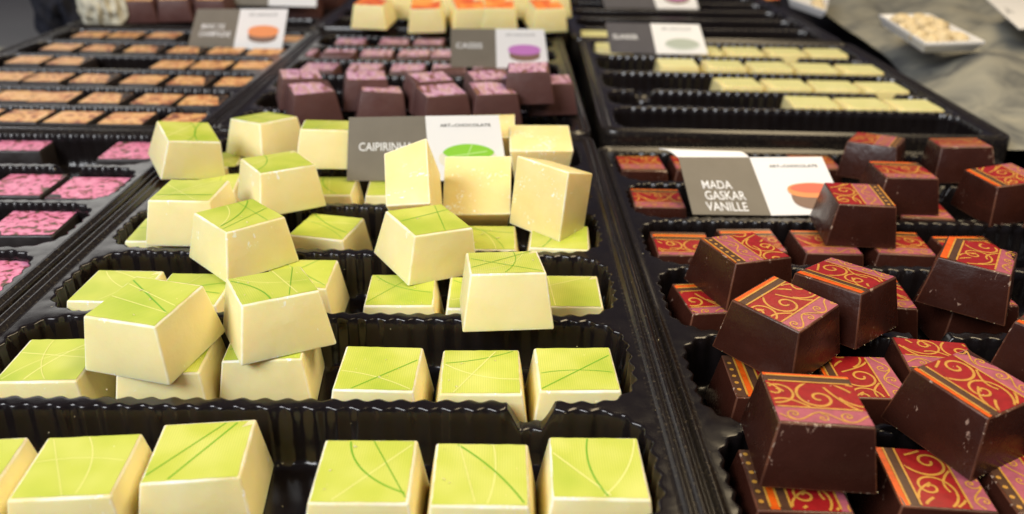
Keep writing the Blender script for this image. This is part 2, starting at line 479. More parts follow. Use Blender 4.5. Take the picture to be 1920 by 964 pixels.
# ------------------------------------------------------------------ pralines in front: centre (mm) and quaternion
POSE = {
'G1':(-137.08,342.70,29.93,0.9566,0.0452,0.1028,0.2688),
'G2':(-112.14,373.90,26.90,0.8901,-0.0452,0.0151,0.4534),
'G3':(-77.00,347.29,31.72,0.9962,-0.0533,0.0222,0.0652),
'G4':(-87.23,302.08,30.66,0.9550,-0.0110,0.0100,0.2961),
'G5':(-113.38,278.77,27.67,1.0000,-0.0050,0.0005,-0.0022),
'G6':(-88.44,254.92,28.32,0.9240,0.0040,0.0147,0.3820),
'G7':(-66.64,285.71,11.01,0.9946,-0.0012,0.0008,-0.1041),
'G8':(-25.89,254.83,27.63,0.9576,0.0127,0.0504,0.2834),
'G10':(0.54,217.91,29.36,0.9962,-0.0752,-0.0016,0.0438),
'G11':(-96.37,196.33,28.00,0.7931,0.0150,-0.0231,0.6085),
'G12':(-65.23,207.23,26.91,0.9700,-0.0425,-0.0033,0.2394),
'M1':(74.13,160.86,22.77,0.9989,-0.0182,0.0019,-0.0422),
'M2':(117.84,171.22,21.36,0.9700,0.0262,0.0092,0.2415),
'M3':(80.87,207.06,23.68,0.9334,0.0295,-0.0058,0.3575),
'M4':(105.50,225.69,22.81,0.9367,-0.0392,0.0163,0.3475),
'M5':(81.42,252.41,19.57,0.9855,-0.0051,0.0143,0.1692),
'M6':(137.96,298.83,21.66,0.9990,0.0178,-0.0006,-0.0411),
'M7':(170.11,332.82,19.79,0.9998,-0.0062,0.0023,-0.0177),
'M8':(174.83,371.89,20.75,0.9594,-0.0278,-0.0134,-0.2802),
'M9':(214.15,370.34,20.23,0.9933,-0.0611,-0.0343,-0.0915),
'M10':(211.37,326.76,20.40,0.9962,0.0015,-0.0570,0.0664),
'M12':(156.35,244.85,21.42,0.9572,-0.0051,0.0159,-0.2891),
'L1':(-33.40,286.00,34.00,0.5929,-0.3161,-0.6909,0.2668),
'L2':(-10.07,308.12,23.69,0.0271,0.0085,0.9428,0.3320),
'L3':(18.35,290.19,30.52,0.2624,0.2911,0.7046,0.5916),
'L4':(15.51,342.87,29.34,0.0047,-0.0053,0.9981,0.0619),
'P1':(-112.99,453.16,28.98,0.9870,0.0063,0.0223,0.1593),
'P2':(-103.29,435.15,26.14,0.9809,0.0271,-0.0085,0.1924),
'P3':(-76.53,450.76,29.22,0.9949,-0.0037,0.0092,0.1007),
'P4':(-66.98,437.61,24.96,0.9934,-0.0450,0.0398,0.0973),
'P5':(-41.06,442.30,30.91,0.9858,-0.0025,0.0021,0.1676),
'P6':(-33.21,422.89,28.82,0.9830,0.0131,-0.0061,0.1828),
'P8':(-6.73,427.92,29.05,0.9927,0.0325,-0.0003,0.1166),
'P9':(12.46,437.78,37.82,0.9996,0.0104,-0.0231,-0.0095),
'P10':(25.46,449.38,28.56,0.9997,-0.0034,-0.0179,0.0154),
'A0':(-122.12,146.95,11.17,0.9989,-0.0010,0.0001,0.0466),
'A1':(-95.88,148.89,11.12,0.9992,0.0014,-0.0011,0.0411),
'A2':(-70.19,154.42,11.13,0.9987,-0.0020,-0.0025,0.0516),
'A3':(-30.85,147.68,11.44,1.0000,0.0034,0.0017,0.0033),
'A4':(-4.49,147.07,11.20,1.0000,-0.0032,-0.0003,-0.0012),
'A5':(22.11,149.81,11.14,1.0000,-0.0024,-0.0013,-0.0055),
'B1':(-123.28,192.72,11.05,0.9997,0.0020,-0.0002,0.0236),
'B2':(-92.70,196.22,11.30,0.9996,-0.0001,-0.0009,0.0276),
'B3':(-67.08,203.45,11.30,0.9993,-0.0000,-0.0018,0.0371),
'B4':(-33.46,189.56,11.35,1.0000,0.0027,0.0009,-0.0089),
'B5':(-5.71,188.38,11.34,0.9999,0.0013,0.0005,0.0114),
'B6':(20.36,190.43,11.20,0.9999,-0.0004,-0.0001,0.0161),
'C1':(-124.29,235.65,11.29,0.9999,-0.0004,0.0006,-0.0123),
'C2':(-99.45,234.38,11.19,1.0000,-0.0001,-0.0006,-0.0081),
'C3':(-67.74,245.73,11.21,1.0000,-0.0017,0.0001,0.0061),
'C4':(-32.71,234.99,11.32,0.9999,-0.0000,0.0006,0.0162),
'C5':(-6.44,233.85,11.22,1.0000,-0.0013,-0.0001,0.0000),
'C6':(20.48,235.53,11.24,1.0000,-0.0007,0.0000,-0.0036),
'D0':(-125.51,280.90,11.24,0.9999,-0.0000,-0.0000,0.0166),
'D5':(-6.39,276.70,11.24,1.0000,-0.0004,0.0000,0.0045),
'D6':(20.68,278.10,11.27,0.9993,0.0001,0.0001,-0.0377),
'E1':(-74.02,328.04,11.23,0.9999,-0.0008,0.0000,0.0131),
'E2':(-46.67,327.87,11.21,0.9998,-0.0022,-0.0001,0.0189),
'E0':(-124.32,329.50,11.21,0.9976,-0.0016,-0.0000,0.0696),
'F0':(-131.88,359.33,11.22,0.9977,-0.0005,0.0000,0.0674),
'N1':(69.72,153.82,4.37,0.9998,0.0000,-0.0007,-0.0214),
'N2':(103.96,155.41,3.96,0.9989,-0.0001,-0.0033,-0.0478),
'N3':(128.98,153.43,4.36,0.9996,0.0011,-0.0000,-0.0289),
'O1':(75.72,197.79,4.31,0.9999,-0.0014,-0.0001,-0.0160),
'O2':(102.95,198.11,4.32,0.9998,-0.0005,0.0001,-0.0185),
'O3':(130.65,208.47,4.16,0.9973,-0.0064,0.0018,-0.0738),
'Q1':(70.85,245.08,4.36,0.9979,-0.0008,0.0012,0.0652),
'Q2':(128.06,250.06,4.29,0.9990,-0.0013,0.0002,-0.0448),
'Q3':(162.35,252.05,4.37,1.0000,0.0000,-0.0003,-0.0023),
'R1':(68.92,288.49,4.37,1.0000,0.0000,-0.0000,-0.0067),
'R2':(96.56,292.53,4.35,0.9998,-0.0003,0.0001,0.0181),
'R3':(125.16,291.21,4.38,1.0000,0.0004,0.0002,-0.0061),
'R4':(153.65,291.51,4.35,0.9992,0.0004,-0.0003,-0.0394),
'R5':(180.58,287.50,4.32,0.9999,-0.0001,0.0000,0.0122),
'J1':(66.98,335.68,4.41,0.9999,0.0009,-0.0005,-0.0114),
'J2':(178.40,327.14,4.30,0.9986,-0.0011,0.0002,-0.0529),
'K1':(66.32,381.66,4.41,0.9999,0.0001,-0.0002,0.0148),
'K2':(93.24,382.93,4.42,1.0000,0.0001,-0.0004,-0.0069),
'K3':(152.58,387.38,4.34,0.9997,0.0001,0.0000,-0.0240),
}
for k, v in {'L5': (-8.5, 358.0, 29.5, .02, 0, 1, .05)}.items(): POSE[k] = v
G_LABEL = {
'G1': 'green topped white chocolate tilted on the pile at the far end by the pink tray',
'G2': 'green topped white chocolate set cornerwise, furthest back beside the pink tray side',
'G3': 'green topped white chocolate upright just beside the grey half of the caipirinha card',
'G4': 'turned green topped white chocolate on the second layer in front of the card',
'G5': 'green topped white chocolate stacked behind the turned one, nearest the pink tray',
'G6': 'green topped white chocolate turned cornerwise with a pale crumb at its back corner',
'G7': 'green topped white chocolate with crossing lines sunk alone below the caipirinha card',
'G8': 'turned green topped white chocolate perched below the three plain upturned ones',
'G10': 'green topped white chocolate tipped forward over the scalloped divider in the middle',
'G11': 'large green topped white chocolate with two dark lines stacked nearest the tray corner',
'G12': 'green topped white chocolate stacked crookedly beside the one with two dark lines',
'L1': 'plain white chocolate standing on its edge in front of the caipirinha lettering',
'L2': 'plain white chocolate leaning back with its bare square base in front of the card picture',
'L3': 'plain white chocolate on end, scuffed base showing, nearest the tray rim',
'L4': 'plain white chocolate lying upside down behind the scuffed one at the rim',
'L5': 'plain white chocolate showing as a sliver behind the edge of the caipirinha card',
'A0': 'green topped white chocolate cut by the picture edge in the nearest row',
'A1': 'green topped white chocolate, first whole one from the left in the nearest row',
'A2': 'green topped white chocolate beside the wide empty gap in the nearest row',
'A3': 'green topped white chocolate just past the wide gap in the nearest row',
'A4': 'green topped white chocolate, second from the rim in the nearest row',
'A5': 'green topped white chocolate with crossing green lines at the rim end of the nearest row',
'B1': 'green topped white chocolate at the left end of the second row',
'B2': 'green topped white chocolate in the second row underneath the large stacked one',
'B3': 'green topped white chocolate in the second row underneath the crookedly stacked one',
'B4': 'green topped white chocolate third from the rim in the second row',
'B5': 'green topped white chocolate second from the rim behind the divider notch, second row',
'B6': 'green topped white chocolate at the rim end of the second row',
'C1': 'green topped white chocolate at the left end of the third row',
'C2': 'green topped white chocolate peeping out between two stacked ones in the third row',
'C3': 'green topped white chocolate in the third row partly behind the crookedly stacked one',
'C4': 'green topped white chocolate in the third row right below the perched turned one',
'C5': 'green topped white chocolate in the third row mostly hidden by the one tipped forward',
'C6': 'green topped white chocolate at the rim end of the third row',
'D0': 'green topped white chocolate showing a corner at the left end of the fourth row',
'D5': 'green topped white chocolate with crumbs below the leaning plain one, fourth row',
'D6': 'green topped white chocolate at the rim under the scuffed plain one, fourth row',
'E1': 'green topped white chocolate low under the grey half of the caipirinha card',
'E2': 'green topped white chocolate under the card beside the plain one on its edge',
'E0': 'green topped white chocolate with one corner showing between stacked ones, fifth row',
'F0': 'green topped white chocolate low between the two rearmost stacked ones',
}
for i, (k, lab) in enumerate(G_LABEL.items()):
    x, y, z, a, b, c, d = POSE[k]
    if k[0] == 'L':
        praline('plain_white_praline', (x/1000, y/1000, z/1000), (a, b, c, d), 'plain', None, lab, 'plain white chocolates lying upturned', i)
    else:
        praline('green_praline', (x/1000, y/1000, z/1000), (a, b, c, d), 'white', green_print(100+i*3), lab, 'green topped white chocolates', i)

M_LABEL = {   # label, direction of the bands, their offset, offset along the scrolls
'M1': ('large dark chocolate with orange edged scroll top standing foremost on the heap', '-y', .03, .10),
'M2': ('turned dark chocolate with orange edged scroll top beside the foremost one', 'x', .025, .35),
'M3': ('dark chocolate turned cornerwise with pink scroll corner on top of the heap', '-y', .015, .02),
'M4': ('dark chocolate with scratched side behind the one turned cornerwise', 'x', -.02, .30),
'M5': ('dark chocolate with gold dotted band stacked near the tray rim', '-x', .26, .55),
'M6': ('dark chocolate with dotted band and pale chipped side in front of the white card', 'x', .26, .2),
'M7': ('dark chocolate with broad orange stripe just behind the one with the chipped side', '-y', -.02, .6),
'M8': ('turned dark chocolate with muted red top beyond the white card edge', 'x', .22, .4),
'M9': ('dark chocolate standing highest at the back corner of the scroll print tray', '-y', 0, .7),
'M10': ('dark chocolate turned sideways with orange stripe at the far tray side', 'x', 0, .15),
'M11': ('dark chocolate with an orange edge cut by the picture border, behind the tilted one', 'x', 0, .5),
'M12': ('tilted dark chocolate with orange and brown stripes at the far side of the heap', 'x', -.03, .45),
'M13': ('dark chocolate at the picture border showing only its side and orange edge', 'x', 0, .8),
'N1': ('dark chocolate with orange stripe lying under the foremost one', 'x', -.14, .25),
'N2': ('dark chocolate with big gold scrolls in the nearest row beside the foremost one', 'x', 0, .33),
'N3': ('dark chocolate with gold dots and rose band in the nearest bottom corner', '-x', .2, .1),
'O1': ('dark chocolate with dotted edge and orange stripe half under the cornerwise one', 'x', -.15, .6),
'O2': ('dark chocolate with gold scrolls lying flat right behind the foremost one', 'x', .03, .05),
'O3': ('dark chocolate lying flat with red scroll top behind the turned one', '-y', .25, .4),
'Q1': ('dark chocolate lying low at the rim beneath the gold dotted one', '-y', -.06, .7),
'Q2': ('dark chocolate with red corner peeping out behind the scratched one', '-y', 0, .15),
'Q3': ('dark chocolate lying low beneath the tilted striped one', '-y', -.1, .5),
'R1': ('dark chocolate with dots and orange stripe at the rim below the card', '-y', -.13, .3),
'R2': ('dark chocolate with dotted edge lying behind the gold dotted one', '-y', -.12, .9),
'R3': ('dark chocolate with red and rose top lying under the madagaskar card', '-y', .02, .45),
'R4': ('dark chocolate with red scroll top lying under the one with the chipped side', '-y', .02, .75),
'R5': ('dark chocolate with thin orange edge lying behind the tilted striped one', '-y', 0, .2),
'J1': ('dark chocolate with orange, red and rose top beside the grey card half', '-y', .02, .55),
'J2': ('dark chocolate showing a red corner behind the broad orange striped one', '-y', .1, .1),
'K1': ('dark chocolate with red and rose scrolls in the rearmost row by the rim', '-y', .17, .65),
'K2': ('dark chocolate in shade under the white flap of the madagaskar card', '-y', .17, .3),
'K3': ('dark chocolate showing a red edge behind the white half of the madagaskar card', '-y', .1, .8),
}
POSE['M11'] = (229.0, 305.0, 21.5, .93, 0, 0, .36)
POSE['M13'] = (160.5, 201.0, 20.5, .94, 0, 0, .34)
for i, (k, (lab, ori, s0, r0)) in enumerate(M_LABEL.items()):
    x, y, z, a, b, c, d = POSE[k]
    praline('scroll_print_praline', (x/1000, y/1000, z/1000), (a, b, c, d), 'dark', scroll_print(ori, s0, r0), lab, 'dark chocolates with red and gold scroll print', i)

P_LABEL = {
'P1': 'purple streaked chocolate standing at the tray side behind its neighbour, end of the heap',
'P2': 'purple streaked chocolate foremost at the left end of the heap',
'P3': 'purple streaked chocolate second along the rear of the heap',
'P4': 'purple streaked chocolate second along the front of the heap',
'P5': 'purple streaked chocolate in the middle rear of the heap',
'P6': 'purple streaked chocolate third along the front of the heap, above the card',
'P8': 'purple streaked chocolate fourth along the front of the heap',
'P7': 'purple streaked chocolate fourth along the rear of the heap, mostly hidden',
'P9': 'purple streaked chocolate highest on the heap in front of its card',
'P10': 'purple streaked chocolate at the rim end of the heap',
}
POSE['P7'] = (-9.0, 452.0, 30.0, .992, 0, 0, .12)
ptop = plain_print(TOP, HGT, M['purple_top'])
for i, (k, lab) in enumerate(P_LABEL.items()):
    x, y, z, a, b, c, d = POSE[k]
    praline('purple_praline', (x/1000, y/1000, z/1000), (a, b, c, d), 'milk', ptop, lab, 'purple streaked chocolates', i)

# ------------------------------------------------------------------ pralines further back, lying in rows
ORD = ['first', 'second', 'third', 'fourth', 'fifth', 'sixth', 'seventh', 'eighth']
ROWW = ['nearest row', 'second row', 'third row', 'fourth row', 'fifth row', 'sixth row', 'seventh row']
def flat_rows(name, kind, rows, ztop, t, b, h, bmat, tmat, desc, group, seed, ty=None, by=None, trail='', rowname=None, fixed=None):
    rng = random.Random(seed)
    bodies = []
    for i in range(4):
        me = body_mesh('body', t, b, h, seed+i, .0009, ty, by); me.materials.append(bmat); me.materials.append(bmat); bodies.append(me)
    tp = plain_print(t, h, tmat, ty)
    for r, (py, xs) in enumerate(rows):
        for i, px in enumerate(xs):
            y = py[0]+(py[1]-py[0])*(i/max(1, len(xs)-1)) if isinstance(py, tuple) else py
            p = hit(px, y, ztop)
            e = empty(name, (p.x, p.y, ztop-h)); e.rotation_euler = (0, 0, rng.uniform(-.05, .05))
            link(bpy.data.objects.new('body', bodies[rng.randrange(4)]), e)
            link(bpy.data.objects.new('printed_top', tp), e)
            tag(e, fixed[r] if isinstance(fixed, list) else fixed or '%s, %s from the left in the %s%s' % (desc, ORD[i], rowname or ROWW[r], trail), 'praline', group)
flat_rows('orange_praline', 'o', [((215, 224), [-50, 46, 139, 239, 348]), ((177, 188), [-50, 30, 103, 199, 296, 381]), ((141, 153), [-65, 17, 92, 178, 271, 358, 445]),
          ((112, 114), [55, 132]), ((88, 97), [117, 192, 271, 351, 425, 498]), ((65, 66), [172, 237, 309])], .0185, .0238, .0265, .0150, M['deep'], M['orange_top'],
          'orange marbled chocolate', 'orange marbled chocolates in rows', 11, .0225, .0255)
flat_rows('orange_praline', 'o', [((121, 122), [324, 398, 475])], .0185, .0238, .0265, .0150, M['deep'], M['orange_top'],
          'orange marbled chocolate past the gap', 'orange marbled chocolates in rows', 12, rowname='fourth row')
flat_rows('orange_praline', 'o', [(73, [556])], .0185, .0238, .0265, .0150, M['deep'], M['orange_top'],
          'orange marbled chocolate alone beyond its card', 'orange marbled chocolates in rows', 13, fixed='orange marbled chocolate alone between its card and the tray rim')
flat_rows('purple_praline', 'p', [((125, 129), [600, 685, 765, 842, 918, 990]), ((98, 100), [563, 635, 707, 777, 838]), ((77, 77), [658, 740, 805])], .0190, .0225, .0265, .0155, M['milk'], M['purple_top'],
          'low purple streaked chocolate behind the heap', 'purple streaked chocolates', 21)
flat_rows('cream_praline', 'c', [((190, 196), [1522, 1617, 1712]), ((154, 162), [1383, 1473, 1563, 1652]), ((117, 128), [1270, 1357, 1442, 1526, 1610]), ((93, 97), [1316, 1392, 1470, 1548])], .0205, .0262, .0295, .0160, M['cream'], M['cream_top'],
          'pale cream chocolate with yellow sides', 'pale cream chocolates in rows', 31, .0225, .027)
flat_rows('cream_praline', 'c', [(62, [1120]), (86, [1150])], .0205, .0262, .0295, .0160, M['cream'], M['cream_top'],
          'pale cream chocolate beside the grey half of its card', 'pale cream chocolates in rows', 32, .0225, .027, fixed=['pale cream chocolate furthest back, sticking out behind the charcoal card corner', 'pale cream chocolate almost hidden at the lower corner of the charcoal card'])
flat_rows('pink_speckled_praline', 'k', [((520, 520), [-14]), ((416, 416), [62]), ((346, 352), [46, 168]), ((267, 282), [47, 252])], .0160, .0262, .0280, .0125, M['deep'], M['pink_top'],
          'dark chocolate with pink speckled square top', 'pink speckled chocolates', 41)

def heap(name, items, s, bmat, tmat, labels, group, seed, tm=None):
    rng = random.Random(seed)
    me = body_mesh('body', TOP*s, BASE*s, HGT*s, seed, .0009); me.materials.append(bmat); me.materials.append(bmat)
    tp = plain_print(TOP*s, HGT*s, tmat)
    for (px, py, zb), lab in zip(items, labels):
        p = hit(px, py, zb)
        e = empty(name, p); e.rotation_euler = (rng.uniform(.06, .24), rng.uniform(-.06, .06), rng.uniform(-.25, .25))
        link(bpy.data.objects.new('body', me), e); link(bpy.data.objects.new('printed_top', tp), e)
        tag(e, lab, 'praline', group)
hl = []
front = [(702, 46, .0280), (802, 49, .0280), (878, 48, .0280), (935, 48, .0280), (1022, 50, .0280)]
rear = [(757, 27, .0300), (840, 25, .0300), (905, 24, .0300), (968, 26, .0300), (1035, 24, .0300)]
low = [(690, 60, .007), (760, 58, .007), (830, 60, .007), (905, 60, .007), (985, 60, .007)]
heap('white_orange_praline', front+rear, 1.08, M['white'], M['fruit_top'],
     ['white chocolate with orange red top, %s from the left along the heap front' % o for o in ORD[:5]] +
     ['white chocolate with orange red top, %s from the left along the heap rear' % o for o in ORD[:5]], 'white chocolates with orange red tops', 51)
heap('golden_brown_praline', [(270, 34, .020), (338, 33, .020), (408, 32, .020), (575, 30, .015), (250, 5, .02), (620, 8, .02)], 1.1, M['milk'], M['orange_top'],
     ['brown chocolate with golden top, %s from the left at the back' % o for o in ORD[:6]], 'brown chocolates with golden tops at the back', 61)
heap('red_top_praline', [(1430, 22, .004)], 1.05, M['deep'], M['fruit_top'], ['dark chocolate with dull red top alone at the back'], 'dark chocolates at the back', 62)
# ------------------------------------------------------------------ cards
def text_mesh(s, bold=0):
    cu = bpy.data.curves.new('lettering', 'FONT'); cu.body = s; cu.resolution_u = 3
    cu.offset = bold
    o = bpy.data.objects.new('lettering', cu); C.objects.link(o)
    bpy.context.view_layer.update()
    me = bpy.data.meshes.new_from_object(o.evaluated_get(bpy.context.evaluated_depsgraph_get()))
    bpy.data.objects.remove(o); bpy.data.curves.remove(cu)
    return me
def bil(q, u, v):
    a = q[0].lerp(q[1], u); b = q[3].lerp(q[2], u); return a.lerp(b, v)      # q: bottom-left, bottom-right, top-right, top-left
def panel(name, q, n, m, parent, th=.00045):
    base = parent.location
    vs = [p-base for p in q]+[p-n*th-base for p in q]
    o = obj(name, pydata(name, [tuple(v) for v in vs], [(0, 1, 2, 3), (7, 6, 5, 4), (0, 4, 5, 1), (1, 5, 6, 2), (2, 6, 7, 3), (3, 7, 4, 0)]), m, parent)
    return o
def put(name, q, n, parent, me, box, m, up=.00012):
    """lay a flat mesh on panel q inside box (u0, v0, u1, v1)"""
    xs = [v.co.x for v in me.vertices]; ys = [v.co.y for v in me.vertices]
    ax, bx_, ay, by_ = min(xs), max(xs), min(ys), max(ys)
    for v in me.vertices:
        u = box[0]+(box[2]-box[0])*(v.co.x-ax)/(bx_-ax); w_ = box[1]+(box[3]-box[1])*(v.co.y-ay)/(by_-ay)
        v.co = bil(q, u, w_)+n*up-parent.location
    return obj(name, me, m, parent)
def blob(pts):
    return pydata('picture', [(x, y, 0) for x, y in pts], [tuple(range(len(pts)))])
def lens_pts(sharp, n=40):
    return [(math.copysign(abs(math.cos(a))**1.0, math.cos(a)), math.copysign(abs(math.sin(a))**sharp, math.sin(a))) for a in [math.tau*i/n for i in range(n)]]
def card(label, px, p0, lean, mats, lines, brand, pic, fold=True, brand_m='ink_black'):
    """px: pixels of top-left, top fold, top-right, bottom-right, bottom fold, bottom-left; the card stands on p0, leaning back by lean"""
    n = Vector((0, -1, lean)).normalized()
    W = [on_plane(x, y, p0, n) for x, y in px]
    TL, TF, TR, BR, BF, BL = W
    e = empty('flavour_card', (BL+BR)/2)
    tag(e, label, 'card', 'flavour cards standing in the trays')
    ql = [BL, BF, TF, TL]; qr = [BF, BR, TR, TF]
    gap = (TF-TL).normalized()*.00005
    panel('name_panel', [BL, BF-gap, TF-gap, TL], n, mats[0], e)
    panel('picture_panel', [BF+gap, BR, TR, TF+gap], n, mats[1], e)
    for s, box in lines: put('lettering', ql, n, e, text_mesh(s, .006), box, M['ink_white'])
    if brand:
        b0, v0, b1, v1 = brand; L = b1-b0
        for s, u0, u1, vv in (('ART', 0, .215, v1), ('OF', .225, .285, v0+(v1-v0)*.55), ('CHOCOLATE', .295, 1, v1)):
            put('lettering', qr, n, e, text_mesh(s, .015), (b0+L*u0, v0, b0+L*u1, vv), M[brand_m])
    for i, (pts, box, m) in enumerate(pic): put('picture', qr, n, e, blob(pts), box, m, .00012+.00008*i)
    return e, n, W
RND = lens_pts(.75); LENS = lens_pts(1.25)
pic_g = flat('picture_green', (.25, .60, .03)); pic_gl = flat('picture_pale_green', (.50, .78, .25)); pic_c = flat('picture_cream', (.78, .74, .60)); pic_r = flat('picture_red', (.75, .14, .08)); pic_o = flat('picture_orange', (.85, .30, .10))
pic_b = flat('picture_brown', (.22, .13, .09)); pic_p = flat('picture_purple', (.55, .20, .55)); pic_s = flat('picture_sage', (.42, .47, .40)); pic_sh = flat('picture_shade', (.55, .60, .55))
cz = lambda y: Vector((0, y, 0))
card('grey and white caipirinha card with a green chocolate picture behind the white chocolates',
     [(654, 220), (797, 217.5), (935, 216), (953, 338), (806, 339), (650, 339)], Vector((0, .333, .0225)), .30, (M['card_grey'], M['card_white']),
     [('CAIPIRINHA', (.14, .47, .82, .60))], (.19, .83, .87, .875),
     [(RND, (.14, .17, .90, .50), pic_c), (LENS, (.20, .31, .87, .565), pic_g), ([(0, 0), (1, .35), (1, .42), (0, .07)], (.26, .36, .78, .46), pic_gl), ([(0, 0), (.06, 0), (.62, 1), (.5, 1)], (.50, .36, .60, .55), pic_gl)])
e2, n2, W2 = card('grey and white madagaskar vanille card with a white flap in the scroll print tray',
     [(1272, 294.5), (1405, 295), (1541, 294), (1590, 402), (1446, 404), (1299, 402)], Vector((0, .3185, .0115)), .95, (M['card_grey'], M['card_white']),
     [('MADA', (.225, .445, .62, .585)), ('GASKAR', (.225, .255, .755, .405)), ('VANILLE', (.20, .065, .735, .215))], (.22, .815, .88, .865),
     [(RND, (.36, .085, .98, .48), pic_b), (RND, (.34, .29, 1.0, .545), pic_o), (LENS, (.38, .37, .96, .535), pic_r)])
# its flap: folded back over the top edge of the grey half
q0, q1 = W2[0], W2[1]
b0, b1 = on_plane(1236, 278, W2[0]+Vector((0, 0, .0012)), Vector((0, 0, 1))), on_plane(1378, 284, W2[1]+Vector((0, 0, .0012)), Vector((0, 0, 1)))
vs, fs = [], []
for k in range(9):
    u = k/8; lift = Vector((0, 0, .0010*math.sin(u*math.pi)))
    for a, b in ((q0, b0), (q1, b1)):
        p = a.lerp(b, u)+lift; vs.append(tuple(p-e2.location)); vs.append(tuple(p-Vector((0, 0, .0004))-e2.location))
for k in range(8):
    i = k*4; fs += [(i, i+2, i+6, i+4), (i+1, i+5, i+7, i+3), (i, i+4, i+5, i+1), (i+2, i+3, i+7, i+6)]
obj('flap', pydata('flap', vs, fs), M['card_white'], e2)
card('blurred taupe and white card with an orange chocolate picture in the orange tray',
     [(370, 17), (451, 17), (540, 17), (528, 94), (437, 92), (351, 89)], Vector((0, .617, .019)), .15, (M['card_grey'], M['card_white']),
     [('MARC DE', (.20, .50, .72, .62)), ('CHAMPAGNE', (.18, .30, .88, .44))], (.2, .82, .8, .90),
     [(RND, (.26, .17, .86, .50), pic_b), (RND, (.24, .31, .88, .60), pic_o)], brand_m='ink_grey')
card('blurred taupe and white card with a purple chocolate picture behind the purple heap',
     [(845, 54), (929, 54), (1020, 55), (1029, 127), (931, 127), (845, 126)], Vector((0, .555, .019)), .12, (M['card_grey'], M['card_white']),
     [('CASSIS', (.12, .50, .70, .64))], (.2, .82, .8, .88),
     [(RND, (.26, .17, .86, .50), pic_b), (RND, (.24, .33, .88, .60), pic_p)], brand_m='ink_grey')
card('charcoal and white card with a pale sage picture among the cream chocolates',
     [(1135, 42), (1219, 44), (1311, 46), (1328, 102), (1231, 101), (1145, 99)], Vector((0, .600, .021)), .45, (M['card_dark'], M['card_white']),
     [('ISLANDER', (.12, .46, .66, .62))], (.2, .78, .8, .88),
     [(LENS, (.20, .12, .90, .50), pic_sh), (LENS, (.22, .20, .88, .52), pic_s)], brand_m='ink_grey')
card('card cut by the top border above the orange tray, its picture half white',
     [(428, -70), (505, -70), (597, -70), (593, 13), (503, 11), (430, 9)], Vector((0, .735, .020)), .15, (M['card_grey'], M['card_white']), [], None,
     [(RND, (.3, .2, .85, .5), pic_s)])
card('dark and white card with a purple picture cut by the top border',
     [(1110, -60), (1205, -60), (1290, -60), (1310, 17), (1232, 16), (1135, 15)], Vector((0, .815, .020)), .40, (M['card_dark'], M['card_white']), [], None,
     [(RND, (.22, .12, .86, .52), pic_b), (RND, (.22, .2, .86, .55), pic_p)])

# ------------------------------------------------------------------ things at the edges of the counter
M['reflection_standin'] = mottled('reflection_grey', [(.32, (.09, .095, .095)), (.5, (.22, .22, .19)), (.68, (.30, .29, .235))], 17, 1.5, rough=.9)  # grey of the glass reflection, its dark folds put into the colour
M['paper'] = mottled('pale_paper', [(.3, (.50, .48, .38)), (.7, (.66, .63, .50))], 20, .6, rough=.8)
M['navy'] = mottled('navy_cloth', [(.3, (.006, .007, .014)), (.7, (.014, .015, .026))], 20, .6, rough=.9)
M['nut'] = mottled('roasted_nut', [(.35, (.52, .38, .18)), (.65, (.78, .68, .46))], 160, .8, rough=.6)
M['steel'] = flat('brushed_steel', (.5, .5, .48), .35)
def reflection_standin(label, corners, zb, seed, m, amp=.010, n=70, name='reflection_sheet', thick=.0):
    """a rumpled sheet over four ground corners, standing in for the glass reflection"""
    q = [Vector(c) for c in corners]
    vs, fs = [], []
    for j in range(n+1):
        for i in range(n+1):
            u, v = i/n, j/n
            p = q[0].lerp(q[1], u).lerp(q[3].lerp(q[2], u), v)
            edge = min(1, 9*min(u, 1-u, v, 1-v))
            k = Vector((p.x*9+seed, p.y*6, seed*.7))
            ridge = 1-abs(noise.noise(k))*2
            z = zb+edge*(.006+amp*(.5*ridge+.5*noise.noise(k*2.3)+.25*noise.noise(k*5)))
            vs.append((p.x+.01*noise.noise(k*1.7), p.y+.01*noise.noise(k*1.9+Vector((3, 1, 0))), max(z, zb-.002)))
    for j in range(n):
        for i in range(n):
            a = j*(n+1)+i; fs.append((a, a+1, a+n+2, a+n+1))
    o = obj(name, pydata(name, vs, fs), m, smooth=True)
    return tag(o, label, 'reflection_standin')
reflection_standin('rumpled olive grey sheet standing in for a glass reflection beyond the cream chocolates', [(.252, .409, 0), (.62, .409, 0), (.95, 1.7, 0), (.47, 1.7, 0)], .0125, 3.1, M['reflection_standin'], .026)  # added surface imitating the grey reflection on the display glass
reflection_standin('smooth grey sheet standing in for glass haze beside the orange marbled chocolates', [(-.62, .52, 0), (-.362, .52, 0), (-.372, .70, 0), (-.70, .70, 0)], -.009, 8.4, M['reflection_standin'], .012)  # added in place of the veil on the glass at left

def crumple(name, label, cat, c, r, m, seed, amp=.35):
    bm = bmesh.new(); bmesh.ops.create_icosphere(bm, subdivisions=5, radius=1)
    for v in bm.verts:
        d = v.co.normalized()
        k = 1+amp*(1-2*abs(noise.noise(d*2.1+Vector((seed, 0, 0)))))*.6+amp*.4*noise.noise(d*5+Vector((0, seed, 0)))
        v.co = Vector((d.x*r[0]*k, d.y*r[1]*k, max(d.z*r[2]*k, -r[2]*.75)))
    o = obj(name, bm, m, smooth=False)
    o.location = c
    return tag(o, label, cat)
p = hit(105, 55, .0); crumple('dark_bag', 'navy black bag slumped on the counter at the back corner', 'bag', (p.x, p.y+.03, .02), (.024, .03, .05), M['navy'], 5)
p = hit(196, 44, .018); crumple('paper_bag', 'crumpled pale paper bag next to the navy bag at the back', 'paper bag', (p.x, p.y+.01, .035), (.019, .02, .032), M['paper'], 9)

